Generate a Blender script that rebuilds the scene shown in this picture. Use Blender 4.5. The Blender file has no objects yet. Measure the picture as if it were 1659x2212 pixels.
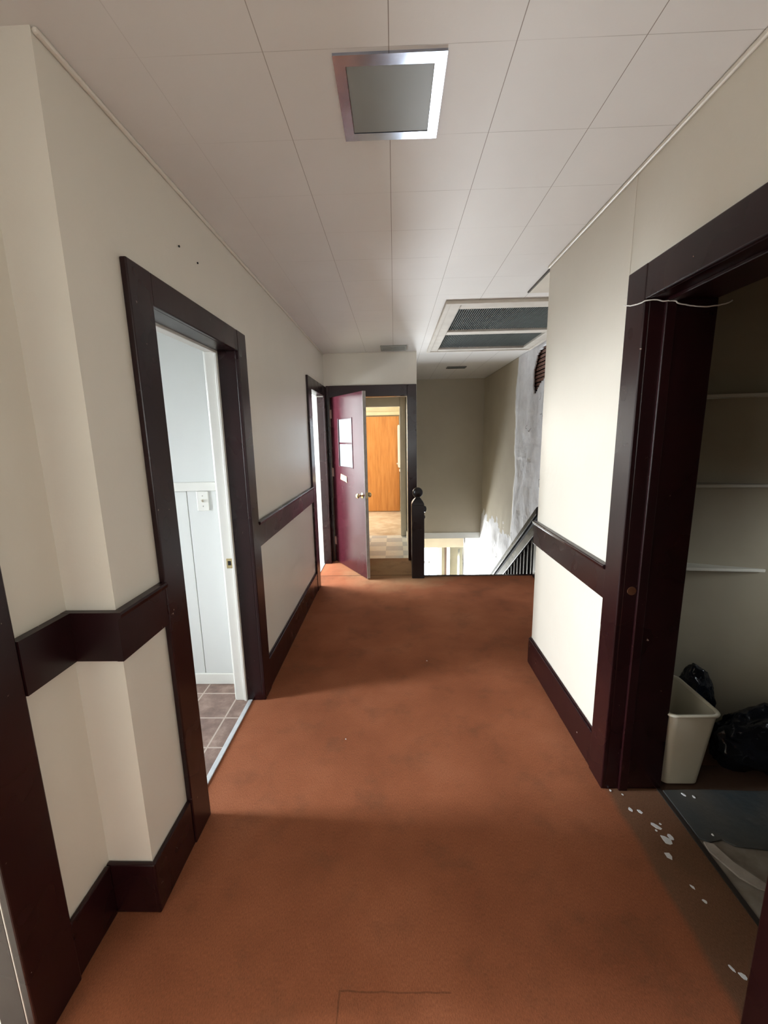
import bpy, bmesh, math, random
from mathutils import Vector, Matrix, noise
random.seed(7)
S = bpy.context.scene
COL = S.collection

# ------------------------------------------------------------------ camera
H = 2.44
F_PX = 894.44
cam_d = bpy.data.cameras.new('camera'); cam = bpy.data.objects.new('camera', cam_d); COL.objects.link(cam)
cam_d.sensor_fit = 'HORIZONTAL'; cam_d.sensor_width = 36.0; cam_d.lens = F_PX/1659*36.0
cam_d.clip_start = .02; cam_d.clip_end = 200
r_ = Vector((0.99951203, 0.02454892, -0.01931457)); u_ = Vector((0.01447051, 0.18408123, 0.98280451)); f_ = Vector((-0.02768224, 0.98260442, -0.18363616))
M4 = Matrix(((r_.x, u_.x, -f_.x, 0), (r_.y, u_.y, -f_.y, 0), (r_.z, u_.z, -f_.z, 1.52605), (0, 0, 0, 1)))
cam.matrix_world = M4
S.camera = cam

# ------------------------------------------------------------------ exposure
vs = S.view_settings
vs.view_transform = 'Standard'; vs.look = 'None'; vs.gamma = 1.0; vs.use_curve_mapping = False
vs.exposure = 1.52

# ------------------------------------------------------------------ sky, daylight and fill
w = bpy.data.worlds.new('sky'); S.world = w; w.use_nodes = True
bg = w.node_tree.nodes['Background']; bg.inputs[0].default_value = (.80, .92, 1.0, 1); bg.inputs[1].default_value = 1.8

def area(name, loc, direction, sx, sy, power, color):
    d = bpy.data.lights.new(name, 'AREA'); d.shape = 'RECTANGLE'; d.size = sx; d.size_y = sy
    d.energy = power; d.color = color
    o = bpy.data.objects.new(name, d); COL.objects.link(o); o.location = loc
    o.rotation_euler = Vector(direction).to_track_quat('-Z', 'Y').to_euler()
    return o
DAY = (.90, .96, 1.0); WARM = (1.0, .93, .82)
# daylight just inside the rooms' window panes, then added fill panels
area('daylight_bathroom', (-3.88, 1.42, 1.38), (1, .05, -.20), .50, 1.6, 11.5, DAY).data.spread = math.radians(56)
area('daylight_near_room', (-2.85, .75, 1.5), (1, -.35, -.1), .5, 1.3, 58, DAY)
area('daylight_bedroom', (-2.52, 4.35, 1.45), (1, .0, -.15), 1.2, 1.3, 78, DAY)
area('daylight_kitchen_west', (-2.3, 7.4, 1.5), (1, 0, -.1), 1.2, 1.1, 7, WARM)
area('daylight_kitchen_north', (-1.4, 8.20, 1.5), (.30, -1, -.25), .8, 1.1, 25, (1, .92, .78))
area('fill_stair_foot', (.55, 8.75, -2.30), (.24, -1, .60), .7, .6, 98, DAY)  # unseen panel added at the stair foot to send light up
area('fill_hall_end', (.1, -4.1, 1.55), (0, 1, .04), 1.1, 1.3, 9, (1, .95, .88))  # unseen soft fill added behind the camera
area('fill_closet', (2.35, 1.30, 1.1), (-.50, .55, -.28), .3, .6, .32, DAY).data.spread = math.radians(50)  # added glow panel by the solid east wall, no window there

# ------------------------------------------------------------------ materials
MATS = {}
def new_mat(name):
    m = bpy.data.materials.new(name); m.use_nodes = True
    nt = m.node_tree; b = nt.nodes['Principled BSDF']
    return m, nt, b
def coords(nt, scale=(1, 1, 1)):
    tc = nt.nodes.new('ShaderNodeTexCoord'); mp = nt.nodes.new('ShaderNodeMapping'); mp.inputs['Scale'].default_value = scale
    nt.links.new(tc.outputs['Object'], mp.inputs[0]); return mp.outputs[0]
def noise_n(nt, vec, scale, detail=4, rough=.55):
    n = nt.nodes.new('ShaderNodeTexNoise'); n.inputs['Scale'].default_value = scale; n.inputs['Detail'].default_value = detail
    n.inputs['Roughness'].default_value = rough
    nt.links.new(vec, n.inputs['Vector']); return n.outputs['Fac']
def ramp(nt, fac, stops):
    r = nt.nodes.new('ShaderNodeValToRGB'); e = r.color_ramp.elements
    e[0].position, e[0].color = stops[0][0], (*stops[0][1], 1); e[1].position, e[1].color = stops[-1][0], (*stops[-1][1], 1)
    for p, c in stops[1:-1]:
        k = e.new(p); k.color = (*c, 1)
    nt.links.new(fac, r.inputs[0]); return r.outputs[0]
def mixc(nt, fac, a, b, mode='MIX'):
    m = nt.nodes.new('ShaderNodeMix'); m.data_type = 'RGBA'; m.blend_type = mode
    for s, v in ((m.inputs[0], fac), (m.inputs[6], a), (m.inputs[7], b)):
        if hasattr(v, 'links'): nt.links.new(v, s)
        elif isinstance(v, tuple): s.default_value = (*v, 1)
        else: s.default_value = v
    return m.outputs[2]
def mth(nt, op, a, b=None, c=None):
    m = nt.nodes.new('ShaderNodeMath'); m.operation = op
    for i, v in enumerate((a, b, c)):
        if v is None: continue
        if hasattr(v, 'links'): nt.links.new(v, m.inputs[i])
        else: m.inputs[i].default_value = v
    return m.outputs[0]
def bump(nt, b, h, strength, dist=.01):
    n = nt.nodes.new('ShaderNodeBump'); n.inputs['Strength'].default_value = strength; n.inputs['Distance'].default_value = dist
    nt.links.new(h, n.inputs['Height']); nt.links.new(n.outputs[0], b.inputs['Normal'])
def simple(name, c1, c2=None, scale=4, rough=.5, bs=0, bscale=60, metal=0, bdist=.002, stretch=(1, 1, 1), spec=.5):
    if name in MATS: return MATS[name]
    m, nt, b = new_mat(name); v = coords(nt, stretch)
    c2 = c2 or tuple(x*.9 for x in c1)
    fac = noise_n(nt, v, scale)
    nt.links.new(ramp(nt, fac, [(.35, c1), (.65, c2)]), b.inputs['Base Color'])
    b.inputs['Roughness'].default_value = rough; b.inputs['Metallic'].default_value = metal
    b.inputs['Specular IOR Level'].default_value = spec
    if bs: bump(nt, b, noise_n(nt, v, bscale), bs, bdist)
    MATS[name] = m; return m

WALL = simple('cream_wall_paint', (.78, .735, .645), (.74, .695, .61), 1.2, .42, .25, 26, bdist=.004)
WHITE = simple('white_gloss_paint', (.80, .80, .76), (.77, .77, .73), 3, .3, .1, 40)
WHITEWALL = simple('white_room_wall', (.70, .72, .71), (.68, .70, .69), 2, .5, .1, 30)
CREAMTRIM = simple('cream_trim_paint', (.72, .68, .58), (.66, .62, .53), 6, .45, .1, 40)
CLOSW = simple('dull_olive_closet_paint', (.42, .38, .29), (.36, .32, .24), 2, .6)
SHELFP = simple('shelf_paint', (.62, .60, .52), (.55, .53, .46), 6, .5)
CHROME = simple('brushed_chrome', (.34, .38, .48), (.50, .55, .66), 7, .20, .3, 9, metal=1)  # bluish light-dark mottle paints in patchy reflections
BRASS = simple('brass', (.75, .62, .36), (.62, .48, .25), 12, .18, metal=1)
STEEL = simple('steel', (.6, .6, .58), (.45, .45, .44), 14, .3, metal=1)
VENT = simple('grey_vent_metal', (.36, .37, .34), (.30, .31, .29), 12, .45)
VENTD = simple('vent_dark', (.12, .125, .115), (.09, .095, .09), 12, .6)
BLACK = simple('black_void', (.01, .01, .012), None, 5, .8)
EARTH = simple('subfloor_wood', (.12, .08, .05), (.08, .05, .035), 8, .8, .2, 30, stretch=(1, 8, 1))

def trim_mat(name, c1, c2, rough=.2, chips=True):
    m, nt, b = new_mat(name); v = coords(nt)
    base = ramp(nt, noise_n(nt, v, 3), [(.35, c1), (.7, c2)])
    if chips:
        ch = ramp(nt, noise_n(nt, v, 38, 3, .6), [(.735, (0, 0, 0)), (.75, (1, 1, 1))])
        base = mixc(nt, ch, base, (.32, .24, .20))
    nt.links.new(base, b.inputs['Base Color'])
    rr = ramp(nt, noise_n(nt, v, 2.5, 3), [(.3, (rough,)*3), (.7, (rough+.14,)*3)])
    nt.links.new(rr, b.inputs['Roughness']); b.inputs['Specular IOR Level'].default_value = .36
    bump(nt, b, noise_n(nt, coords(nt, (1, 1, .25)), 30), .10, .002)
    MATS[name] = m; return m
TRIM = trim_mat('dark_maroon_gloss_trim', (.014, .0036, .0046), (.022, .0048, .0060), .22)
DOORM = trim_mat('maroon_door_gloss', (.048, .009, .014), (.038, .007, .011), .16)

# ceiling: painted fibreboard tiles, one foot square
def ceiling_mat():
    m, nt, b = new_mat('painted_ceiling_tiles')
    tc = nt.nodes.new('ShaderNodeTexCoord'); sp = nt.nodes.new('ShaderNodeSeparateXYZ'); nt.links.new(tc.outputs['Object'], sp.inputs[0])
    def line(out, off, wdt):
        a = mth(nt, 'ADD', out, off + 100*.3048)
        a = mth(nt, 'MODULO', a, .3048)
        a = mth(nt, 'SUBTRACT', a, .1524); a = mth(nt, 'ABSOLUTE', a)
        a = mth(nt, 'SUBTRACT', .1524, a)
        return mth(nt, 'LESS_THAN', a, wdt)
    lx = line(sp.outputs[0], 0.0, .0011); ly = line(sp.outputs[1], -1.18, .0010)
    v = coords(nt)
    vis = ramp(nt, noise_n(nt, v, 3.0, 3), [(.40, (.25,)*3), (.6, (.9,)*3)])
    ly = mth(nt, 'MULTIPLY', ly, vis); ly = mth(nt, 'MULTIPLY', ly, .55)
    both = mth(nt, 'MAXIMUM', mth(nt, 'MULTIPLY', lx, .9), ly)
    fade = ramp(nt, mth(nt, 'ADD', sp.outputs[0], 1.0), [(.35, (.12,)*3), (.85, (1, 1, 1))])
    both = mth(nt, 'MULTIPLY', both, fade)
    base = ramp(nt, noise_n(nt, v, 1.3, 4), [(.35, (.79, .765, .735)), (.65, (.75, .72, .69))])
    # whiter patched paint near the return grille
    vo = nt.nodes.new('ShaderNodeVectorMath'); vo.operation = 'DISTANCE'; nt.links.new(tc.outputs['Object'], vo.inputs[0]); vo.inputs[1].default_value = (.55, 2.85, 0)
    d = mth(nt, 'ADD', vo.outputs['Value'], mth(nt, 'MULTIPLY', noise_n(nt, v, 9, 5), .7))
    patch = ramp(nt, d, [(.55, (1, 1, 1)), (.80, (0, 0, 0))])
    base = mixc(nt, mth(nt, 'MULTIPLY', patch, .65), base, (.80, .79, .80))
    col = mixc(nt, both, base, (.22, .17, .13))
    nt.links.new(col, b.inputs['Base Color']); b.inputs['Roughness'].default_value = .5
    h = mth(nt, 'SUBTRACT', noise_n(nt, v, 14, 5), mth(nt, 'MULTIPLY', both, 1.2))
    bump(nt, b, h, .35, .004)
    return m
CEIL = ceiling_mat()

def carpet_mat():
    m, nt, b = new_mat('rust_brown_carpet'); v = coords(nt)
    tc = nt.nodes.new('ShaderNodeTexCoord')
    base = ramp(nt, noise_n(nt, v, 1.7, 5), [(.30, (.235, .078, .036)), (.52, (.320, .110, .052)), (.72, (.385, .142, .072))])
    # tan patch by the far doorway: wear, plus warm kitchen light painted in
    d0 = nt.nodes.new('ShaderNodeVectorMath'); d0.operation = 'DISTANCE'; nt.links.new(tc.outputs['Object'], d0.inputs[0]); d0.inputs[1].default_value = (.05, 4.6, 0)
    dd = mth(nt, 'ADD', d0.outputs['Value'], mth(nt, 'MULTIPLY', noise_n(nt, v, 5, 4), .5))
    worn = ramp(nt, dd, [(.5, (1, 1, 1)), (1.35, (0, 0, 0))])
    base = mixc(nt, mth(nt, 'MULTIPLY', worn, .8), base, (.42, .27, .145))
    # dirt blotches and the brown border by the closet
    dirt = ramp(nt, noise_n(nt, v, 4.5, 6, .65), [(.52, (0, 0, 0)), (.74, (1, 1, 1))])
    base = mixc(nt, mth(nt, 'MULTIPLY', dirt, .40), base, (.10, .058, .034))
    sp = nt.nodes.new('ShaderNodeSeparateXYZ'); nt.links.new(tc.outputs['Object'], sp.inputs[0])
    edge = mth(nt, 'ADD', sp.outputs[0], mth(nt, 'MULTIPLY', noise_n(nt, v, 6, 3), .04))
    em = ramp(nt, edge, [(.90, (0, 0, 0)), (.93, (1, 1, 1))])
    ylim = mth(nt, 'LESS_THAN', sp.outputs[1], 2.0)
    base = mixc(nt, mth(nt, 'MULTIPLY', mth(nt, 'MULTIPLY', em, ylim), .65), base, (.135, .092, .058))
    # seams
    s1 = mth(nt, 'LESS_THAN', mth(nt, 'ABSOLUTE', mth(nt, 'SUBTRACT', sp.outputs[1], 4.362)), .007)
    wob = mth(nt, 'MULTIPLY', noise_n(nt, v, 12, 2), .012)
    s2 = mth(nt, 'LESS_THAN', mth(nt, 'ABSOLUTE', mth(nt, 'SUBTRACT', mth(nt, 'ADD', sp.outputs[1], wob), .893)), .0022)
    s2 = mth(nt, 'MULTIPLY', s2, mth(nt, 'MULTIPLY', mth(nt, 'GREATER_THAN', sp.outputs[0], -.175), mth(nt, 'LESS_THAN', sp.outputs[0], .135)))
    s3 = mth(nt, 'LESS_THAN', mth(nt, 'ABSOLUTE', mth(nt, 'SUBTRACT', mth(nt, 'ADD', sp.outputs[0], wob), -.170)), .0025)
    s3 = mth(nt, 'MULTIPLY', s3, mth(nt, 'LESS_THAN', sp.outputs[1], .89))
    seams = mth(nt, 'MAXIMUM', s1, mth(nt, 'MAXIMUM', s2, s3))
    seams = mth(nt, 'MAXIMUM', s1, mth(nt, 'MULTIPLY', mth(nt, 'MAXIMUM', s2, s3), .5))
    base = mixc(nt, mth(nt, 'MULTIPLY', seams, .75), base, (.05, .022, .012))
    fine = noise_n(nt, coords(nt, (2.2, .7, 1)), 170, 3, .7)
    base = mixc(nt, .55, base, ramp(nt, fine, [(.3, (.55,)*3), (.7, (1.35,)*3)]), 'MULTIPLY')
    nt.links.new(base, b.inputs['Base Color']); b.inputs['Roughness'].default_value = .95
    b.inputs['Specular IOR Level'].default_value = .12
    bump(nt, b, mth(nt, 'SUBTRACT', fine, mth(nt, 'MULTIPLY', seams, 2.0)), .5, .004)
    return m
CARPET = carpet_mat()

def tile_mat():
    m, nt, b = new_mat('stone_look_floor_tile')
    tc = nt.nodes.new('ShaderNodeTexCoord'); sp = nt.nodes.new('ShaderNodeSeparateXYZ'); nt.links.new(tc.outputs['Object'], sp.inputs[0])
    def line(out, off):
        a = mth(nt, 'MODULO', mth(nt, 'ADD', out, off + 100*.2215), .2215)
        a = mth(nt, 'ABSOLUTE', mth(nt, 'SUBTRACT', a, .11075)); a = mth(nt, 'SUBTRACT', .11075, a)
        return mth(nt, 'LESS_THAN', a, .0042)
    g = mth(nt, 'MAXIMUM', line(sp.outputs[0], .9625), line(sp.outputs[1], -2.2450))
    v = coords(nt)
    base = ramp(nt, noise_n(nt, v, 11, 6, .65), [(.3, (.15, .10, .085)), (.5, (.25, .165, .135)), (.7, (.40, .285, .235))])
    nt.links.new(mixc(nt, g, base, (.55, .46, .40)), b.inputs['Base Color']); b.inputs['Roughness'].default_value = .38
    bump(nt, b, mth(nt, 'SUBTRACT', 1, g), .4, .003)
    return m
TILE = tile_mat()

def checker_mat():
    m, nt, b = new_mat('grey_white_checker_vinyl'); v = coords(nt)
    mp = nt.nodes.new('ShaderNodeMapping'); mp.inputs['Location'].default_value = (.135, .14, .5); 
    mp.inputs['Scale'].default_value = (1, 1, 0)
    nt.links.new(v, mp.inputs[0])
    c = nt.nodes.new('ShaderNodeTexChecker'); c.inputs['Scale'].default_value = 1/.2286
    c.inputs[1].default_value = (.74, .74, .68, 1); c.inputs[2].default_value = (.50, .53, .53, 1)
    nt.links.new(mp.outputs[0], c.inputs[0])
    n = noise_n(nt, coords(nt, (3, 14, 1)), 5, 5)
    nt.links.new(mixc(nt, .5, c.outputs[0], ramp(nt, n, [(.3, (.75,)*3), (.7, (1.15,)*3)]), 'MULTIPLY'), b.inputs['Base Color'])
    b.inputs['Roughness'].default_value = .3
    return m
CHECK = checker_mat()
LINO = simple('worn_beige_linoleum', (.62, .54, .42), (.45, .35, .24), 5, .28, .1, 20)

def plywood_mat():
    m, nt, b = new_mat('orange_plywood'); v = coords(nt, (6, 6, .5))
    n = noise_n(nt, v, 4, 6, .6)
    nt.links.new(ramp(nt, n, [(.3, (.50, .19, .045)), (.5, (.62, .26, .065)), (.75, (.70, .33, .10))]), b.inputs['Base Color'])
    b.inputs['Roughness'].default_value = .42; return m
PLY = plywood_mat()

def plaster_mat():
    m, nt, b = new_mat('crumbling_stairwell_plaster'); v = coords(nt)
    tc = nt.nodes.new('ShaderNodeTexCoord'); sp = nt.nodes.new('ShaderNodeSeparateXYZ'); nt.links.new(tc.outputs['Object'], sp.inputs[0])
    e = mth(nt, 'ADD', sp.outputs[1], mth(nt, 'MULTIPLY', mth(nt, 'SUBTRACT', noise_n(nt, coords(nt, (1, 1, .6)), 2.2, 5), .5), .55))
    white = ramp(nt, mth(nt, 'DIVIDE', e, 10), [(.538, (1, 1, 1)), (.541, (0, 0, 0))])
    lowz = mth(nt, 'ADD', sp.outputs[2], mth(nt, 'MULTIPLY', noise_n(nt, v, 3, 5), .8))
    low = mth(nt, 'LESS_THAN', lowz, .55)
    white = mth(nt, 'MAXIMUM', white, low)
    paint = ramp(nt, noise_n(nt, v, 2, 4), [(.3, (.56, .50, .39)), (.7, (.50, .44, .34))])
    pl = ramp(nt, noise_n(nt, v, 7, 6, .7), [(.3, (.70, .70, .73)), (.6, (.84, .84, .87))])
    col = mixc(nt, white, paint, pl)
    # dark cracks
    dv = nt.nodes.new('ShaderNodeVectorMath'); dv.operation = 'ADD'; nt.links.new(v, dv.inputs[0])
    nz = nt.nodes.new('ShaderNodeTexNoise'); nz.inputs['Scale'].default_value = 3; nt.links.new(v, nz.inputs['Vector'])
    sc = nt.nodes.new('ShaderNodeVectorMath'); sc.operation = 'SCALE'; sc.inputs['Scale'].default_value = .6; nt.links.new(nz.outputs['Color'], sc.inputs[0])
    nt.links.new(sc.outputs[0], dv.inputs[1])
    vo = nt.nodes.new('ShaderNodeTexVoronoi'); vo.feature = 'DISTANCE_TO_EDGE'; vo.inputs['Scale'].default_value = 2.0
    nt.links.new(dv.outputs[0], vo.inputs['Vector'])
    ck = mth(nt, 'LESS_THAN', vo.outputs['Distance'], .007)
    ck = mth(nt, 'MULTIPLY', ck, mth(nt, 'GREATER_THAN', noise_n(nt, v, 2.4, 3), .60))
    ck = mth(nt, 'MULTIPLY', ck, white)
    col = mixc(nt, mth(nt, 'MULTIPLY', ck, .85), col, (.10, .08, .07))
    nt.links.new(col, b.inputs['Base Color']); b.inputs['Roughness'].default_value = .75
    h = mth(nt, 'ADD', mth(nt, 'MULTIPLY', noise_n(nt, v, 6, 6, .65), white), mth(nt, 'MULTIPLY', white, .8))
    bump(nt, b, mth(nt, 'SUBTRACT', h, mth(nt, 'MULTIPLY', ck, .6)), .7, .03)
    return m
PLASTER = plaster_mat()
STAIRW = simple('olive_cream_wall_paint', (.55, .49, .38), (.50, .445, .345), 1.4, .6, .2, 20, bdist=.004)
LATH = simple('brown_wood_lath', (.34, .19, .15), (.20, .10, .08), 14, .8, .4, 40, stretch=(1, 1, 5))

def glass_mat(name, c, rough, alpha):
    m, nt, b = new_mat(name)
    n = noise_n(nt, coords(nt), 6, 3)
    nt.links.new(ramp(nt, n, [(.3, c), (.7, tuple(x*.94 for x in c))]), b.inputs['Base Color'])
    b.inputs['Roughness'].default_value = rough; b.inputs['Transmission Weight'].default_value = alpha
    b.inputs['IOR'].default_value = 1.45
    return m
GLASS = glass_mat('window_glass', (.95, .98, 1), .02, 1.0)
FROST = glass_mat('frosted_door_glass', (.34, .38, .41), .22, .15)
DIFFUSER = glass_mat('opal_light_glass', (.27, .29, .28), .4, .0)

# ------------------------------------------------------------------ mesh helpers
def bm_box(bm, x0, x1, y0, y1, z0, z1):
    x0, x1 = sorted((x0, x1)); y0, y1 = sorted((y0, y1)); z0, z1 = sorted((z0, z1))
    v = [bm.verts.new(p) for p in ((x0,y0,z0),(x1,y0,z0),(x1,y1,z0),(x0,y1,z0),(x0,y0,z1),(x1,y0,z1),(x1,y1,z1),(x0,y1,z1))]
    for f in ((0,3,2,1),(4,5,6,7),(0,1,5,4),(1,2,6,5),(2,3,7,6),(3,0,4,7)): bm.faces.new([v[i] for i in f])
def bm_prism(bm, pts, ext):
    """closed polygon pts (Vectors) extruded by ext"""
    a = [bm.verts.new(p) for p in pts]; e = Vector(ext); b = [bm.verts.new(Vector(p)+e) for p in pts]
    n = len(a)
    bm.faces.new(a[::-1]); bm.faces.new(b)
    for i in range(n): bm.faces.new((a[i], a[(i+1) % n], b[(i+1) % n], b[i]))
def bm_lathe(bm, prof, seg=28, c=(0, 0, 0), axis='z'):
    rings = []
    for r, z in prof:
        ring = []
        for i in range(seg):
            a = 2*math.pi*i/seg; p = (r*math.cos(a), r*math.sin(a), z)
            if axis == 'y': p = (p[0], p[2], p[1])
            if axis == 'x': p = (p[2], p[0], p[1])
            ring.append(bm.verts.new((p[0]+c[0], p[1]+c[1], p[2]+c[2])))
        rings.append(ring)
    for a, b in zip(rings, rings[1:]):
        for i in range(seg): bm.faces.new((a[i], a[(i+1) % seg], b[(i+1) % seg], b[i]))
    bm.faces.new(rings[0][::-1]); bm.faces.new(rings[-1])
def bm_tube(bm, pts, r, seg=8):
    pts = [Vector(p) for p in pts]; prev = None
    for i, p in enumerate(pts):
        t = (pts[min(i+1, len(pts)-1)] - pts[max(i-1, 0)]).normalized()
        s = t.cross(Vector((0, 0, 1)) if abs(t.z) < .9 else Vector((1, 0, 0))).normalized(); u = s.cross(t)
        ring = [bm.verts.new(p + (s*math.cos(2*math.pi*k/seg) + u*math.sin(2*math.pi*k/seg))*r) for k in range(seg)]
        if prev:
            for k in range(seg): bm.faces.new((prev[k], prev[(k+1) % seg], ring[(k+1) % seg], ring[k]))
        else: bm.faces.new(ring[::-1])
        prev = ring
    bm.faces.new(prev)
def mk(name, bm, mat, parent=None, bevel=0, smooth=False, seg=2):
    bmesh.ops.recalc_face_normals(bm, faces=bm.faces)
    me = bpy.data.meshes.new(name); bm.to_mesh(me); bm.free()
    o = bpy.data.objects.new(name, me); COL.objects.link(o); me.materials.append(mat)
    if parent: o.parent = parent
    if smooth:
        for p in me.polygons: p.use_smooth = True
    if bevel:
        md = o.modifiers.new('bevel', 'BEVEL'); md.width = bevel; md.segments = seg; md.limit_method = 'ANGLE'; md.angle_limit = .6
    return o
def boxes(name, lst, mat, parent=None, bevel=0):
    bm = bmesh.new()
    for b in lst: bm_box(bm, *b)
    return mk(name, bm, mat, parent, bevel)
def struct(o, label=None):
    o['kind'] = 'structure'
    if label: o['label'] = label
    return o
def tag(o, label, cat, group=None):
    o['label'] = label; o['category'] = cat
    if group: o['group'] = group
    return o
def empty(name, loc, label=None, cat=None, group=None, rotz=0):
    o = bpy.data.objects.new(name, None); COL.objects.link(o); o.location = loc; o.rotation_euler = (0, 0, rotz); o.empty_display_size = .1
    if label: tag(o, label, cat, group)
    return o

# ================================================================== SHELL
XL, XR, XJ, YJ, YF = -.80, .892, -.944, 1.088, 4.914
YR = 2.572       # end of the right wall
YS = 4.34        # edge of the floor at the stairwell
XD = 1.56        # damaged wall
YB = 7.391       # back wall of the stairwell
D1 = (1.435, 2.18); D2 = (4.06, 4.80); ZD = 1.955
J = .02
# floors
bm = bmesh.new()
bm_box(bm, -.872, 1.115, 1.10, YS-.03, -.04, 0); bm_box(bm, -.992, 1.115, -4.2, 1.10, -.04, 0)
bm_box(bm, 1.115, 1.56, 1.7, YS-.03, -.04, 0)
bm_box(bm, -.872, .262, YS-.03, 5.0, -.04, 0)
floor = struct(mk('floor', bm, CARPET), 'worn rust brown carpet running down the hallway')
struct(boxes('floor_subfloor', [(-4.1, 1.9, -4.3, YS-.06, -.30, -.045), (-2.7, .24, YS-.06, 9.0, -.30, -.045)], EARTH))
struct(boxes('floor_bathroom', [(-4.0, -.885, 1.1, 2.36, -.04, 0)], TILE), 'brown stone-look tile with pale grout')
struct(boxes('floor_bedroom', [(-2.6, -.872, 2.45, 5.4, -.04, 0)], simple('bedroom_carpet', (.40, .36, .30), None, 6, .95, .3, 120)))
struct(boxes('floor_near_room', [(-3.0, -.992, -1.3, 1.08, -.04, 0)], simple('near_room_carpet', (.38, .34, .28), None, 6, .95, .3, 120)))
struct(boxes('floor_vestibule', [(-.9, .262, 5.0, 6.20, -.04, 0)], CHECK), 'grey and white checkerboard vinyl')
struct(boxes('floor_kitchen', [(-2.4, .175, 6.20, 9.0, -.04, -.0005)], LINO), 'worn beige linoleum')
# closet floor (bare boards with a dusty grey surface)
struct(boxes('floor_closet', [(1.115, 2.4, .5, 1.56, -.04, -.003)], simple('bare_dusty_closet_floor', (.36, .32, .27), (.22, .18, .14), 9, .8, .4, 40)), 'dusty bare closet floor')
struct(boxes('trim_1', [(1.108, 1.126, .6, 1.565, -.01, .004)], simple('black_edge_gap', (.03, .022, .018), None, 9, .6)), 'dark edge where carpet meets closet floor')
struct(boxes('floor_edge', [(.262, XD, YS-.032, YS+.012, -.045, .004)], TRIM, bevel=.006), 'dark stair nosing at the edge of the hall floor')
bpy.data.objects['floor_edge'].name = 'trim_2'
struct(boxes('trim_3', [(.262, XD, YS-.02, YS-.003, -.32, -.046)], CREAMTRIM))

# ceiling
gx0, gx1, gy0, gy1 = .405, 1.50, 3.16, 4.87
bm = bmesh.new()
for b in [(-4.1, gx0, -4.3, 5.4), (gx1, 2.4, -4.3, YF), (gx0, gx1, -4.3, gy0), (gx0, gx1, gy1, YF), (gx0, 2.4, YF, 9.0), (-3.0, gx0, 5.4, 9.0)]:
    bm_box(bm, b[0], b[1], b[2], b[3], H, H+.05)
ceil = mk('ceiling', bm, CEIL); ceil.location = (0, 0, 0); struct(ceil, 'white painted ceiling of square fibre tiles')

# left wall (main) with two doorways
def wall_y(name, x0, x1, y0, y1, openings, mat, z0=0, z1=H, label=None):
    lst = []; y = y0
    for a, b, zt in openings:
        lst.append((x0, x1, y, a-J, z0, z1)); lst.append((x0, x1, a-J, b+J, zt+J, z1)); y = b+J
    lst.append((x0, x1, y, y1, z0, z1))
    return struct(boxes(name, lst, mat), label)
wall_y('wall_left', XJ-.001, XL, YJ, 5.4, [(D1[0], D1[1], ZD), (D2[0], D2[1], ZD+.01)], WALL, label='cream left wall with two dark framed doorways')
wall_y('wall_left_near', XJ-.145, XJ, -4.2, YJ+.02, [(-.02, .765, ZD)], WALL, label='recessed near stretch of the left wall')
# right wall
D3 = (.833, 1.565); ZR = 1.968
wall_y('wall_right', XR, 1.10, -4.2, YR, [(D3[0], D3[1], ZR)], WALL, label='cream right wall beside the closet doorway')
struct(boxes('wall_alcove', [(1.10, XD+.1, YR-.12, YR, 0, H)], WALL))
# far wall with the doorway
DF = (-.745, .152); ZF = 1.958
struct(boxes('wall_far', [(XL-.02, DF[0]-J, YF, YF+.12, 0, H), (DF[1]+J, .262, YF, YF+.12, 0, H), (DF[0]-J, DF[1]+J, YF, YF+.12, ZF+J, H)], WALL), 'short cream far wall around the open door')
# vestibule and kitchen
struct(boxes('wall_stair_left', [(.175, .262, YF+.12, 9.0, 0, H), (.18, .262, YS-.01, 9.0, -2.7, 0)], STAIRW))
struct(boxes('wall_vestibule_left', [(XL-.12, XL-.02, YF+.12, 6.17, 0, H)], CREAMTRIM))
struct(boxes('wall_vestibule', [(-.9, -.62, 6.173, 6.28, 0, H), (.085, .175, 6.173, 6.28, 0, H), (-.62, .085, 6.173, 6.28, 1.925, H)], WHITEWALL))
struct(boxes('wall_kitchen', [(-1.0, .16, 8.3, 8.4, 0, H), (-2.4, -1.8, 8.3, 8.4, 0, H), (-1.8, -1.0, 8.3, 8.4, 0, .95), (-1.8, -1.0, 8.3, 8.4, 2.05, H), (-2.4, -.9, 6.10, 6.2, 0, H)], simple('kitchen_cream_wall', (.78, .70, .52), None, 2, .5)), 'cream kitchen wall above the orange panel')
# stairwell
struct(boxes('wall_back', [(.262, XD+.02, YB, YB+.12, -.262, H)], STAIRW), 'dim olive-cream wall at the back of the stairwell')
struct(boxes('trim_4', [(.262, XD-.01, YB-.015, YB+.13, -.36, -.255)], WHITE), 'bright white trim along the bottom of the stairwell wall')

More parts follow.
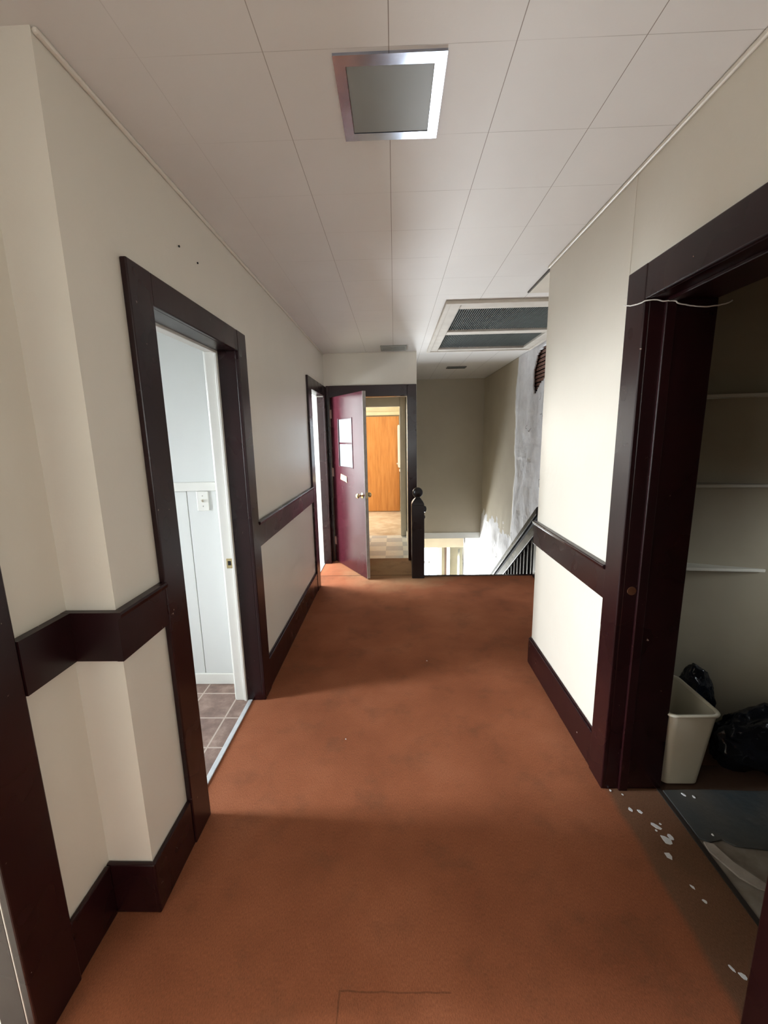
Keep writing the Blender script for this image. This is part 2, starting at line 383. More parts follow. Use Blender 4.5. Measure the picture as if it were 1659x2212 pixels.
# damaged plaster wall, displaced grid with a hole down to the lath
HOLE = [(4.60, 2.375), (4.70, 2.33), (4.80, 2.19), (4.79, 2.05), (4.745, 1.94), (4.69, 1.93), (4.62, 1.98), (4.52, 2.04), (4.40, 2.08), (4.28, 2.12), (4.24, 2.39)]
def inside(y, z, poly):
    c = False; n = len(poly)
    for i in range(n):
        y1, z1 = poly[i]; y2, z2 = poly[(i+1) % n]
        if (z1 > z) != (z2 > z) and y < (y2-y1)*(z-z1)/(z2-z1)+y1: c = not c
    return c
bm = bmesh.new(); st = .018
ny = int((YB+1.9-YR)/st); nz = int((H+2.7)/st)
grid = {}
def disp(y, z):
    k = 1/(1+math.exp(-(5.38-y+.12*noise.noise(Vector((0, y*2, z*2))))*40))
    k2 = 1/(1+math.exp((z-.15+.35*noise.noise(Vector((3, y*1.5, z*1.5))))*8))
    k = max(k, k2)
    n1 = noise.noise(Vector((9, y*2.2+z*.6, z*1.1)))*.028 + noise.noise(Vector((5, y*6+z*2, z*3.5)))*.014
    return .012*k + n1*k*(1.0 if z < 1.2 else .5)
for i in range(ny+1):
    for j in range(nz+1):
        y = YR-.02 + i*st; z = -2.7 + j*(H+2.7)/nz
        grid[i, j] = bm.verts.new((XD - disp(y, z), y, z))
for i in range(ny):
    for j in range(nz):
        y = YR-.02+(i+.5)*st; z = -2.7+(j+.5)*(H+2.7)/nz
        if inside(y, z, HOLE): continue
        bm.faces.new((grid[i, j], grid[i, j+1], grid[i+1, j+1], grid[i+1, j]))
dm = mk('wall_stair_right', bm, PLASTER, smooth=True)
for v in list(dm.data.vertices)[:0]: pass
struct(dm, 'damaged white plaster stairwell wall with peeling patches and a hole')
sol = dm.modifiers.new('thick', 'SOLIDIFY'); sol.thickness = .014; sol.offset = 0
struct(boxes('wall_stair_outer', [(XD+.06, XD+.12, YR, 9.6, -2.7, H)], BLACK))
bm = bmesh.new(); z = 1.90
while z < 2.42:
    bm_box(bm, XD+.016, XD+.024, 4.1, 4.9, z, z+.030 + random.uniform(-.003, .002)); z += .040
lath = mk('exposed_lath', bm, LATH, dm, bevel=.002)
lath['label'] = 'brown wooden lath strips showing through the hole'

# soffit step of ceiling over the stairwell
# lower hall
struct(boxes('floor_lower', [(.2, 4.5, YS, 12.0, -2.76, -2.70)], simple('lower_hall_floor', (.45, .40, .33), None, 4, .5)))
struct(boxes('ceiling_lower', [(.2, 4.5, YB+.12, 12.0, -.36, -.30)], simple('lower_ceiling_paint', (.45, .43, .37))))
struct(boxes('wall_lower_side', [(.16, .262, 9.0, 12.0, -2.7, -.36)], WHITEWALL))
struct(boxes('trim_5', [(.262, 1.50, 8.95, 9.1, -.97, -.36)], simple('cream_beam', (.30, .25, .17), None, 3, .5)), 'cream beam crossing the lower hall')
struct(boxes('wall_lower_front', [(.2, .50, 9.8, 9.9, -2.7, -.36), (1.12, 1.20, 9.8, 9.9, -2.7, -.36), (1.32, 2.6, 9.8, 9.9, -2.7, -.36), (.50, 1.12, 9.8, 9.9, -.72, -.36), (1.20, 1.32, 9.8, 9.9, -.80, -.36)], simple('lower_cream_wall', (.50, .46, .34), None, 3, .5)))

# rooms on the left (closed boxes with a window each)
def room_walls(name, x0, x1, y0, y1, win, mat, skip=()):
    """west wall with window opening + south + north walls"""
    wy0, wy1, wz0, wz1 = win
    l = [(x0-.1, x0, y0, wy0, 0, H), (x0-.1, x0, wy1, y1, 0, H), (x0-.1, x0, wy0, wy1, 0, wz0), (x0-.1, x0, wy0, wy1, wz1, H)]
    struct(boxes('wall_%s_west' % name, l, mat))
    if 's' not in skip: struct(boxes('wall_%s_south' % name, [(x0, x1, y0-.05, y0, 0, H)], mat))
    if 'n' not in skip: struct(boxes('wall_%s_north' % name, [(x0, x1, y1, y1+.05, 0, H)], mat))
room_walls('bathroom', -4.0, XJ, 1.14, 2.35, (1.16, 1.70, .55, 2.20), WHITEWALL)
room_walls('bedroom', -2.6, XJ, 2.46, 5.35, (3.7, 5.0, .8, 2.1), WHITEWALL)
room_walls('near_room', -3.0, XJ-.145, -1.25, 1.08, (-.3, .7, .85, 2.1), WALL)
struct(boxes('wall_kitchen_west', [(-2.5, -2.4, 6.1, 8.4, 0, .95), (-2.5, -2.4, 6.1, 8.4, 2.05, H), (-2.5, -2.4, 6.1, 6.8, .95, 2.05), (-2.5, -2.4, 8.0, 8.4, .95, 2.05)], WHITEWALL))
struct(boxes('wall_behind', [(-1.1, -.5, -4.25, -4.15, 0, H), (.7, 1.1, -4.25, -4.15, 0, H), (-.5, .7, -4.25, -4.15, 0, .85), (-.5, .7, -4.25, -4.15, 2.2, H)], WALL))
WN = [0]
def window(x, y0, y1, z0, z1, axis='x'):
    WN[0] += 1
    e = empty('window_%d' % WN[0], (0, 0, 0)); struct(e)
    t = .03; m = (z0+z1)/2
    def bx(a0, a1, c0, c1, d=t):
        return (x-d, x+d, a0, a1, c0, c1) if axis == 'x' else (a0, a1, x-d, x+d, c0, c1)
    boxes('window_frame', [bx(y0, y0+.05, z0, z1), bx(y1-.05, y1, z0, z1), bx(y0, y1, z0, z0+.05), bx(y0, y1, z1-.05, z1), bx(y0, y1, m-.02, m+.02)], WHITE, e, .004)
    boxes('pane', [bx(y0+.05, y1-.05, z0+.05, z1-.05, .003)], GLASS, e)
    return e
window(-4.05, 1.16, 1.70, .55, 2.20); window(-2.65, 3.7, 5.0, .8, 2.1); window(-3.05, -.3, .7, .85, 2.1)
window(-2.45, 6.8, 8.0, .95, 2.05); window(-4.2, -.5, .7, .85, 2.2, 'y'); window(8.35, -1.8, -1.0, .95, 2.05, 'y')  # hall-end window is unseen, added to go with the fill from behind

# ================================================================== CLOSET
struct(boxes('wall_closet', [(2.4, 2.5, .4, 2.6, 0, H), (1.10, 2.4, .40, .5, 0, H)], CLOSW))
SWX0, SWY0, SWX1, SWY1 = 1.10, 2.10, 2.40, 1.62     # slanted closet back wall
bm = bmesh.new(); bm_prism(bm, [(SWX0, SWY0, 0), (SWX1, SWY1, 0), (SWX1, SWY1+.1, 0), (SWX0, SWY0+.1, 0)], (0, 0, H))
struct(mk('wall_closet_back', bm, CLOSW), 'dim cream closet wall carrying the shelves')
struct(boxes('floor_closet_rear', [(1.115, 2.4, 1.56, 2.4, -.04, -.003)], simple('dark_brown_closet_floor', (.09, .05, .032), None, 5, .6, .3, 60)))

# ================================================================== TRIM
TN = [10]
def trim(lst, label=None, mat=None, bevel=.004):
    TN[0] += 1
    return struct(boxes('trim_%d' % TN[0], lst, mat or TRIM, bevel=bevel), label)
CT = .020   # casing thickness
CW = .125
# left doorway 1 casing
x0, x1 = XL, XL+CT
trim([(x0, x1+.001, D1[0]-CW, D1[0], 0, 2.056)], 'dark near casing of the left doorway')
trim([(x0, x1+.001, D1[1], D1[1]+CW-.006, 0, 2.056)], 'dark far casing of the left doorway')
trim([(x0, x1, D1[0], D1[1], ZD, 2.056)], 'dark head casing of the left doorway')
trim([(XL-.088, XL+.002, D1[0]-J, D1[0], 0, ZD), (XL-.088, XL+.002, D1[1], D1[1]+J, 0, ZD), (XL-.088, XL+.002, D1[0]-J, D1[1]+J, ZD, ZD+J)], 'dark half of the left doorway jamb', bevel=.002)
wj = trim([(XJ-.012, XL-.088, D1[0]-J, D1[0], 0, ZD), (XJ-.012, XL-.088, D1[1], D1[1]+J, 0, ZD), (XJ-.012, XL-.088, D1[0]-J, D1[1]+J, ZD, ZD+J), (XL-.104, XL-.090, D1[1]-.010, D1[1], 0, ZD), (XL-.104, XL-.090, D1[0], D1[1], ZD-.010, ZD)], 'white painted half of the left doorway jamb', WHITE, .002)
boxes('strike_plate', [(-.938, -.908, D1[1]-.003, D1[1]-.0005, .815, .870)], BRASS, wj)
boxes('latch_hole', [(-.930, -.914, D1[1]-.0045, D1[1]-.002, .832, .856)], BLACK, wj)
trim([(XJ-.022, XJ-.002, D1[1]+J-.012, D1[1]+.10, 0, ZD+.10), (XJ-.022, XJ-.002, D1[0]-.10, D1[0]-J+.012, 0, ZD+.10), (XJ-.022, XJ-.002, D1[0]-.1, D1[1]+.1, ZD+J-.012, ZD+.10)], 'white bathroom-side casing', WHITE)
# left doorway 2
trim([(x0, x1, D2[0]-.155, D2[0], 0, 2.075)], 'dark near casing of the far left doorway')
trim([(x0, x1, D2[1], YF-.001, 0, 2.075)], 'dark far casing of the far left doorway')
trim([(x0, x1-.001, D2[0], D2[1], ZD+.01, 2.075)], 'dark head casing of the far left doorway')
trim([(XL-.07, XL+.002, D2[0]-J, D2[0], 0, ZD), (XL-.07, XL+.002, D2[1], D2[1]+J, 0, ZD), (XL-.07, XL+.002, D2[0]-J, D2[1]+J, ZD+.01, ZD+.01+J)], bevel=.002)
trim([(XJ-.012, XL-.07, D2[0]-J, D2[0], 0, ZD), (XJ-.012, XL-.07, D2[1], D2[1]+J, 0, ZD), (XJ-.012, XL-.07, D2[0]-J, D2[1]+J, ZD+.01, ZD+.01+J)], 'white jamb of the far left doorway', WHITE, .002)
# near-left doorway
xn0, xn1 = XJ, XJ+.022
trim([(xn0, xn1, .765, .905, 0, 2.07)], 'dark casing at the left edge of the view')
trim([(xn0, xn1, -.16, -.02, 0, 2.07)]); trim([(xn0, xn1-.001, -.02, .765, ZD, 2.07)])
trim([(XJ-.072, XJ+.0015, .7645, .765+J, 0, ZD)], 'dark jamb at the left edge of the view')
trim([(XJ-.147, XJ+.001, .765, .765+J, 0, ZD), (XJ-.147, XJ+.001, -.02-J, -.02, 0, ZD), (XJ-.147, XJ+.001, -.02-J, .765+J, ZD, ZD+J)], None, WHITE, .002)
# far doorway
yc = YF-.018
trim([(XL+.022, DF[0], yc, YF, 0, 2.085)]); trim([(DF[1], .258, yc, YF, 0, 2.085)], 'dark right casing of the far doorway, beside the newel')
trim([(DF[0], DF[1], yc+.001, YF, ZF, 2.085)], 'dark head casing over the far doorway')
trim([(DF[0]-J, DF[0], YF-.002, YF+.06, 0, ZF), (DF[1], DF[1]+J, YF-.002, YF+.06, 0, ZF), (DF[0]-J, DF[1]+J, YF-.002, YF+.06, ZF, ZF+J)], None, TRIM, .002)
trim([(DF[0]-J, DF[0]+.012, YF+.04, YF+.13, 0, ZF)], 'dark hinge side jamb of the far doorway')
trim([(DF[1], DF[1]+J, YF+.06, YF+.13, 0, ZF), (DF[0]-J, DF[1]+J, YF+.06, YF+.13, ZF, ZF+J)], None, CREAMTRIM, .002)
trim([(.2421, .2622, YS+.05, yc, 0, .14)], 'dark skirting beside the newel')
# kitchen inner doorway casing
trim([(.085, .165, 6.150, 6.173, 0, 2.06), (-.70, -.60, 6.150, 6.173, 0, 2.06), (-.60, .085, 6.151, 6.173, 1.922, 2.06)], 'cream casing of the kitchen doorway', CREAMTRIM)
trim([(.080, .0855, 6.155, 6.29, 0, 1.925)], None, CREAMTRIM, .001)
# right closet doorway
xa, xb = XR-CT, XR
trim([(xa, xb, D3[1], D3[1]+.118, 0, 2.086)], 'maroon far casing of the closet doorway')
trim([(xa, xb, D3[0]-.12, D3[0], 0, 2.086)], 'maroon near casing of the closet doorway')
trim([(xa+.001, xb, D3[0], D3[1], ZR, 2.086)], 'maroon head casing of the closet doorway')
cj = trim([(XR-.002, 1.125, D3[1], D3[1]+J, 0, ZR), (XR-.002, 1.125, D3[0]-J, D3[0], 0, ZR), (XR-.002, 1.125, D3[0]-J, D3[1]+J, ZR, ZR+J),
      (.942, .978, D3[1]-.012, D3[1]+.001, 0, ZR), (.942, .978, D3[0], D3[1], ZR-.012, ZR+.001), (.942, .978, D3[0]-.001, D3[0]+.012, 0, ZR)], 'deep maroon jamb and stop of the closet doorway', None, .003)
bm = bmesh.new(); bm_lathe(bm, [(.017, 0), (.017, .003), (.009, .004)], 20, (.921, D3[1]-.005, .905), 'y'); mk('strike_plate', bm, simple('worn_brass', (.22, .10, .05), (.14, .05, .03), 20, .4, metal=.6), cj)

# baseboards
BN = {}
def baseboard(side, lst, mat=None, label=None): return struct(boxes('baseboard_' + side, lst, mat or TRIM, bevel=.005), label)
baseboard('left', [(XL, XL+.016, D1[1]+CW-.006, D2[0]-.155, 0, .19), (XL, XL+.009, D1[1]+CW-.006, D2[0]-.155, .19, .203)], label='dark baseboard on the left wall')
baseboard('left_step', [(XL, XL+.016, YJ-.016, D1[0]-CW, 0, .19), (XJ, XL+.012, YJ-.0155, YJ, 0, .1895)], label='dark baseboard around the wall step')
baseboard('left_near', [(XJ, XJ+.016, .905, YJ-.016, 0, .19)])
baseboard('right', [(XR-.016, XR, D3[1]+.118, YR+.016, 0, .176), (XR, 1.5, YR, YR+.016, 0, .176), (XR-.009, XR, D3[1]+.118, YR+.009, .176, .188)], label='scuffed maroon baseboard on the right wall')
baseboard('bathroom', [(-4.0, XJ-.03, 2.337, 2.35, 0, .075)], WHITE, 'white baseboard in the bathroom')
baseboard('vestibule', [(.16, .175, 5.04, 6.15, 0, .09)], CREAMTRIM)
# chair rails
def rail_profile_y(x, sgn, y0, y1, z0, z1):
    bm = bmesh.new(); X = lambda d: x + sgn*d
    pr = [(X(0), z0), (X(.018), z0), (X(.018), z1-.022), (X(.026), z1-.018), (X(.030), z1-.006), (X(.026), z1), (X(0), z1)]
    bm_prism(bm, [(a, y0, b) for a, b in pr], (0, y1-y0, 0)); return bm
TN[0] += 1; struct(mk('trim_%d' % TN[0], rail_profile_y(XL, 1, D1[1]+CW-.006, D2[0]-.155, .903, 1.051), TRIM, bevel=.002), 'dark chair rail on the left wall')
bm = rail_profile_y(XL, 1, YJ-.022, D1[0]-CW, .903, 1.051); bm_box(bm, XJ, XL+.0175, YJ-.0215, YJ-.001, .9035, 1.0505); bm_box(bm, XJ+.001, XJ+.026, .905, YJ-.005, .904, 1.050)
TN[0] += 1; struct(mk('trim_%d' % TN[0], bm, TRIM), 'dark chair rail stepping around the near left corner')
TN[0] += 1; struct(mk('trim_%d' % TN[0], rail_profile_y(XR, -1, D3[1]+.118, YR+.012, .826, .974), TRIM, bevel=.002), 'scuffed maroon chair rail on the right wall')
# cove mouldings at the ceiling
trim([(XL, XL+.014, YJ, YF, H-.014, H)], 'thin cove at the top of the left wall', WALL, .006)
trim([(XR-.014, XR, -4.1, YR, H-.014, H)], 'thin cove at the top of the right wall', WALL, .006)
trim([(XL, .262, YF-.010, YF, H-.012, H)], None, WALL, .004)
trim([(.250, .262, YF-.006, YF+.0, 2.085, H)], None, WALL, .002)
# joint strip on the right wall
trim([(XR-.0025, XR, 1.712, 1.735, 2.02, H-.014)], 'vertical taped joint over the closet doorway', WALL, .001)
# metal threshold under doorway 1
trim([(-.882, -.856, D1[0], D1[1], 0, .006)], 'pale metal threshold strip of the left doorway', simple('pale_aluminium', (.70, .73, .76), None, 30, .35, metal=.3), .003)
trim([(-.882, -.860, D2[0], D2[1], 0, .006)], None, simple('pale_aluminium', (.7, .73, .76)), .003)
# bathroom paneling: rail, panel grooves
trim([(-4.0, XJ-.03, 2.330, 2.35, 1.228, 1.279)], 'white chair rail in the bathroom', WHITE)
bm = bmesh.new()
xs = [-4.0, -3.6, -3.2, -2.8, -2.4, -2.0, -1.6, -1.205, XJ-.02]
for a, b in zip(xs, xs[1:]): bm_box(bm, a+.002, b-.002, 2.343, 2.35, .075, 1.228)
TN[0] += 1; struct(mk('trim_%d' % TN[0], bm, WHITEWALL, bevel=.002), 'white bathroom wall panelling')

# ================================================================== DOOR (open)
hx, hy = -.735, 4.905; fx, fy = -.311, 4.222
ang = math.atan2(fy-hy, fx-hx); DL = math.hypot(fx-hx, fy-hy)
door = empty('door_1', (hx, hy, 0), rotz=ang); struct(door, 'glossy maroon door with two panes standing open at the far end')
DH = 1.955; T = .036
# local: x along the leaf, +y = side away from the camera's left
px0, px1, pz0, pz1, pzm = .115, .455, 1.185, 1.70, 1.44
px0, px1 = .20, .54
lst = [(0, px0, 0, T, .012, DH), (px1, DL, 0, T, .012, DH), (px0, px1, 0, T, .012, pz0), (px0, px1, 0, T, pz1, DH), (px0, px1, .008, T-.008, pzm-.010, pzm+.010)]
boxes('door_leaf', [(0, px0, 0, T-.001, .012, DH), (px1, DL, 0, T-.001, .012, DH), (px0, px1, 0, T-.001, .012, pz0), (px0, px1, 0, T-.001, pz1, DH), (px0, px1, .006, T-.008, pzm-.010, pzm+.010)], DOORM, door)
boxes('glass_stop', [(px0-.012, px0, -.006, 0, pz0-.012, pz1+.012), (px1, px1+.012, -.006, 0, pz0-.012, pz1+.012), (px0, px1, -.006, 0, pz0-.012, pz0), (px0, px1, -.006, 0, pz1, pz1+.012)], DOORM, door, .002)
boxes('door_edge', [(DL, DL+.002, -.0005, T, .012, DH)], simple('grey_door_edge', (.44, .42, .38), (.34, .32, .29), 20, .5), door)
boxes('door_back', [(0, px0, T-.001, T+.001, .012, DH), (px1, DL, T-.001, T+.001, .012, DH), (px0, px1, T-.001, T+.001, .012, pz0), (px0, px1, T-.001, T+.001, pz1, DH)], CREAMTRIM, door)
for a, b in ((pz0, pzm-.010), (pzm+.010, pz1)):
    boxes('pane', [(px0, px1, .010, .015, a, b)], FROST, door)
for zz in (.22, 1.05, 1.72):
    bm = bmesh.new(); bm_lathe(bm, [(.006, 0), (.006, .10)], 12, (-.004, -.006, zz)); bm_box(bm, .0, .028, -.002, .0, zz, zz+.10)
    mk('hinge', bm, simple('painted_hinge', (.40, .25, .22), None, 20, .35, metal=.3), door)
for s in (-1, 1):
    bm = bmesh.new()
    y0 = 0 if s < 0 else T
    prof = [(.030, 0), (.030, .004), (.022, .008), (.010, .012), (.010, .030), (.020, .038), (.027, .048), (.027, .058), (.018, .066), (.004, .068)]
    bm_lathe(bm, [(r, y0 + s*d) for r, d in prof], 24, (DL-.065, 0, .905), 'y')
    mk('door_knob', bm, BRASS, door, smooth=False)
for dz, dx in ((.0, 0),):
    boxes('latch_plate', [(DL+.002, DL+.003, .008, T-.008, .88, .94)], BRASS, door)
# paper note taped on the door
note = empty('paper_note', (hx, hy, 0), 'small yellowed paper note stuck on the maroon door', 'note', rotz=ang)
PAPER = simple('yellowed_paper', (.58, .46, .26), (.52, .40, .21), 18, .7)
cx, cz = .295, 1.055
def rot(dx, dz, a=-.12): return (cx + dx*math.cos(a) - dz*math.sin(a), cz + dx*math.sin(a) + dz*math.cos(a))
bm = bmesh.new(); q = [rot(*p) for p in ((-.075, -.030), (.062, -.032), (.085, .030), (-.070, .034))]
bm_prism(bm, [(a, -.0035, b) for a, b in q], (0, .002, 0)); mk('sheet', bm, PAPER, note)
bm = bmesh.new(); q = [rot(*p) for p in ((.066, -.030), (.100, -.036), (.085, .028))]
bm_prism(bm, [(a, -.0065, b) for a, b in q], (0, .002, 0)); mk('folded_corner', bm, PAPER, note)
bm = bmesh.new()
for k in range(4):
    a = rot(-.052, .018-.013*k); b = rot(.045+.01*(k % 2), .018-.013*k)
    bm_prism(bm, [(a[0], -.0042, a[1]), (b[0], -.0042, b[1]), (b[0], -.0042, b[1]+.003), (a[0], -.0042, a[1]+.003)], (0, .0006, 0))
mk('text_lines', bm, simple('brown_ink', (.30, .18, .08)), note)

# ================================================================== CEILING LIGHT
cl = empty('ceiling_light', (.0025, 1.341, H), 'square chrome framed ceiling light with grey glass in the hall', 'ceiling light')
bm = bmesh.new()
o_, i_ = .141, .112
top = [(-o_, -.150), (o_, -.150), (o_, .150), (-o_, .150)]; bot = [(-i_, -.118), (i_, -.118), (i_, .118), (-i_, .118)]
def vv(p, z): return bm.verts.new((p[0], p[1], z))
tv = [vv(p, 0) for p in top]; tv2 = [vv(p, -.0060) for p in top]; bv = [vv(p, -.0062) for p in bot]; bw = [vv(p, -.001) for p in bot]
for A, B in ((tv, tv2), (tv2, bv), (bv, bw)):
    for k in range(4): bm.faces.new((A[k], A[(k+1) % 4], B[(k+1) % 4], B[k]))
dpt = .002
fr = mk('frame', bm, CHROME, cl)
fr['label'] = 'bevelled chrome frame'
boxes('diffuser', [(-i_*.985, i_*.985, -.118*.985, .118*.985, -.0045, -.0015)], DIFFUSER, cl)

# ================================================================== RETURN AIR GRILLE in the ceiling
gr = empty('return_air_grille', ((gx0+gx1)/2, (gy0+gy1)/2, H), 'large framed grey return air grille in the ceiling over the stairs', 'air grille')
def loc_boxes(name, lst, mat, par, bevel=0):
    c = par.location
    return boxes(name, [(a-c.x, b-c.x, d-c.y, e-c.y, f-c.z, g-c.z) for a, b, d, e, f, g in lst], mat, par, bevel)
GW = simple('painted_grille_frame', (.66, .61, .54), (.58, .53, .46), 8, .5, .2, 30)
zt = H+.012
fo = .085
loc_boxes('frame', [(gx0, gx0+fo, gy0, gy1, H-.016, zt), (gx1-fo, gx1, gy0, gy1, H-.016, zt), (gx0+fo, gx1-fo, gy0, gy0+fo*1.6, H-.016, zt), (gx0+fo, gx1-fo, gy1-fo, gy1, H-.016, zt)], GW, gr, .006)
loc_boxes('outer_moulding', [(gx0-.03, gx0+.008, gy0-.03, gy1+.03, H-.024, H), (gx1-.008, gx1+.03, gy0-.03, gy1+.03, H-.024, H), (gx0, gx1, gy0-.03, gy0+.008, H-.024, H), (gx0, gx1, gy1-.008, gy1+.03, H-.024, H)], GW, gr, .005)
loc_boxes('middle_bar', [(gx0+fo, gx1-fo, 4.01, 4.12, H-.013, zt)], GW, gr, .005)
FILT = simple('dark_filter_mesh', (.055, .065, .062), (.045, .052, .050), 20, .5)
for (a, b) in ((gy0+fo*1.6, 4.01), (4.12, gy1-fo)):
    p = loc_boxes('filter_panel', [(gx0+fo, gx1-fo, a, b, H+.03, H+.036)], FILT, gr)
    bm = bmesh.new(); xx = gx0+fo+.008
    while xx < gx1-fo-.004:
        c = gr.location
        bm_box(bm, xx-c.x, xx+.004-c.x, a-c.y, b-c.y, .004, .022); xx += .0165
    mk('louvres', bm, simple('grey_louvre', (.17, .19, .185), (.14, .155, .15), 20, .4), p)
struct(boxes('ceiling_plenum', [(gx0-.02, gx1+.02, gy0-.02, gy1+.02, H+.2, H+.22), (gx0-.04, gx0-.001, gy0, gy1, H+.05, H+.2), (gx1+.001, gx1+.04, gy0, gy1, H+.05, H+.2), (gx0, gx1, gy0-.04, gy0-.001, H+.05, H+.2), (gx0, gx1, gy1+.001, gy1+.04, H+.05, H+.2)], BLACK))

# small ceiling vents
def vent(cx, cy, sx, sy, label, mat, dark):
    e = empty('ceiling_vent', (cx, cy, H), label, 'vent', None)
    bm = bmesh.new(); t = .018
    for b in ((-sx/2, sx/2, -sy/2, -sy/2+t), (-sx/2, sx/2, sy/2-t, sy/2), (-sx/2, -sx/2+t, -sy/2+t, sy/2-t), (sx/2-t, sx/2, -sy/2+t, sy/2-t)): bm_box(bm, b[0], b[1], b[2], b[3], -.012, 0)
    mk('frame', bm, mat, e, bevel=.003)
    boxes('backing', [(-sx/2+t, sx/2-t, -sy/2+t, sy/2-t, -.003, -.001)], dark, e)
    bm = bmesh.new(); n = 9
    for k in range(n):
        y = -sy/2+t+(k+.5)*(sy-2*t)/n
        bm_prism(bm, [(-sx/2+t, y-.006, -.003), (-sx/2+t, y+.004, -.012), (-sx/2+t, y+.006, -.011), (-sx/2+t, y-.004, -.002)], (sx-2*t, 0, 0))
    mk('slats', bm, mat, e)
    return e
vent(.004, 4.685, .275, .25, 'grey slatted ceiling vent near the top of the far doorway wall', VENT, VENTD)
vent(.885, 6.13, .27, .14, 'small dark ceiling vent at the back of the stairwell', VENTD, BLACK)

# hatch panel in the ceiling, ajar by the right wall
hp = empty('ceiling_hatch', (.905, 2.80, H), 'loose ceiling panel edged in dark gap beyond the right wall corner', 'hatch')
boxes('panel', [(.012, .62, -.20, .185, -.012, -.004)], simple('hatch_paint', (.66, .60, .50)), hp, .002)
boxes('gap', [(.002, .010, -.24, .19, -.010, -.001), (.012, .62, .185, .191, -.004, -.001)], simple('dark_gap', (.05, .035, .02)), hp)
hp.location.x = .895; hp.location.y = 2.80; hp.rotation_euler = (0, 0, -.0)

# ================================================================== NEWEL POST
nw = empty('newel_post', (.235, 4.315, 0), 'black square newel post with ball top beside the far doorway', 'newel post')
NEW = trim_mat('black_newel_paint', (.010, .008, .009), (.014, .010, .011), .25, False)
bm = bmesh.new(); bm_box(bm, -.066, .066, -.066, .066, 0, .80); mk('shaft', bm, NEW, nw, bevel=.006)
bm = bmesh.new(); pr = []
for a in (0,): pass
v0 = None
for sz, z in ((.066, .80), (.062, .815), (.050, .835), (.036, .855), (.024, .868), (.022, .878)):
    ring = [bm.verts.new((sx*sz, sy*sz, z)) for sx, sy in ((-1, -1), (1, -1), (1, 1), (-1, 1))]
    if v0:
        for k in range(4): bm.faces.new((v0[k], v0[(k+1) % 4], ring[(k+1) % 4], ring[k]))
    else: bm.faces.new(ring[::-1])
    v0 = ring
bm.faces.new(v0); mk('shoulder', bm, NEW, nw, bevel=.003)
bm = bmesh.new(); bmesh.ops.create_uvsphere(bm, u_segments=28, v_segments=18, radius=.055, matrix=Matrix.Translation((0, 0, .922))); mk('ball', bm, NEW, nw, smooth=True)
bm = bmesh.new(); bm_lathe(bm, [(.034, .06), (.034, .078), (.026, .088), (.006, .094)], 20, (0, 0, .745), 'x'); bm_lathe(bm, [(.020, .062), (.018, .074), (.004, .080)], 16, (0, 0, .66), 'x')
mk('rail_socket', bm, NEW, nw, smooth=True)

# ================================================================== STAIRS and balustrade
st_ = empty('staircase', (.262, YS, 0), 'stairs going down from the landing edge behind the newel post', 'stairs')
for k in range(13):
    z = -.193*(k+1); y = .262*k + .012
    boxes('step', [(0.003, 1.435-.262, y, y+.285, z-.03, z), (0.003, 1.435-.262, y+.262, y+.275, z-.193, z-.03)], simple('worn_stair_paint', (.20, .15, .11)), st_)
bl = empty('balustrade', (1.50, 4.20, 0), 'dark stair rail with upright balusters sloping down by the white plaster wall', 'balustrade')
SL = .722
def rz(y): return .705 - SL*(y-4.313)
def slope_prism(bm, y0, y1, x0, x1, dz0, dz1):
    bm_prism(bm, [(x0-1.50, y0-4.20, rz(y0)+dz0), (x0-1.50, y0-4.20, rz(y0)+dz1), (x0-1.50, y1-4.20, rz(y1)+dz1), (x0-1.50, y1-4.20, rz(y1)+dz0)], (x1-x0, 0, 0))
RAILM = trim_mat('worn_black_rail', (.016, .013, .014), (.028, .022, .022), .22)
bm = bmesh.new(); slope_prism(bm, 4.22, 8.0, 1.445, 1.535, -.085, 0); mk('handrail', bm, RAILM, bl, bevel=.012, seg=3)
bm = bmesh.new(); slope_prism(bm, 4.22, 8.0, 1.470, 1.516, -.120, -.08); mk('handrail_fillet', bm, BLACK, bl, bevel=.003)
bm = bmesh.new(); slope_prism(bm, 4.24, 8.0, 1.472, 1.520, -.25, -.115); mk('lower_rail', bm, RAILM, bl, bevel=.004)
bm = bmesh.new(); slope_prism(bm, 4.36, 8.0, 1.450, 1.540, -1.05, -.74); mk('stringer', bm, RAILM, bl, bevel=.004)
y = 4.30
while y < 7.9:
    bm = bmesh.new(); z0 = rz(y)-.75 if y > 4.37 else 0
    bm_box(bm, -.013, .013, y-4.20-.013, y-4.20+.013, z0+.002, rz(y)-.20)
    mk('baluster', bm, NEW, bl, bevel=.003); y += .125
bm = bmesh.new(); bm_box(bm, -.045, .045, -.045+.03, .045+.03, 0, .62); mk('top_post', bm, NEW, bl, bevel=.006)

# lower hall front door, post and side door
fd = empty('door_2', (.81, 9.83, -2.70)); struct(fd, 'bright white glazed front door down the stairs')
boxes('door_frame', [(-.31, -.27, -.05, .05, 0, 1.98), (.27, .31, -.05, .05, 0, 1.98), (-.31, .31, -.05, .05, 1.93, 1.98)], WHITE, fd, .004)
boxes('door_leaf', [(-.27, -.20, -.02, .02, 0, 1.93), (.20, .27, -.02, .02, 0, 1.93), (-.20, .20, -.02, .02, 0, .35), (-.20, .20, -.02, .02, 1.83, 1.93), (-.20, .20, -.015, .015, 1.09, 1.14), (-.012, .012, -.015, .015, .35, 1.83)], WHITE, fd, .004)
boxes('pane', [(-.20, .20, -.004, .004, .35, 1.83)], GLASS, fd)
WN[0] += 1
sw = empty('window_%d' % WN[0], (1.26, 9.83, -2.7)); struct(sw, 'narrow sidelight beside the front door')
boxes('pane', [(-.06, .06, -.004, .004, .3, 1.9)], GLASS, sw)
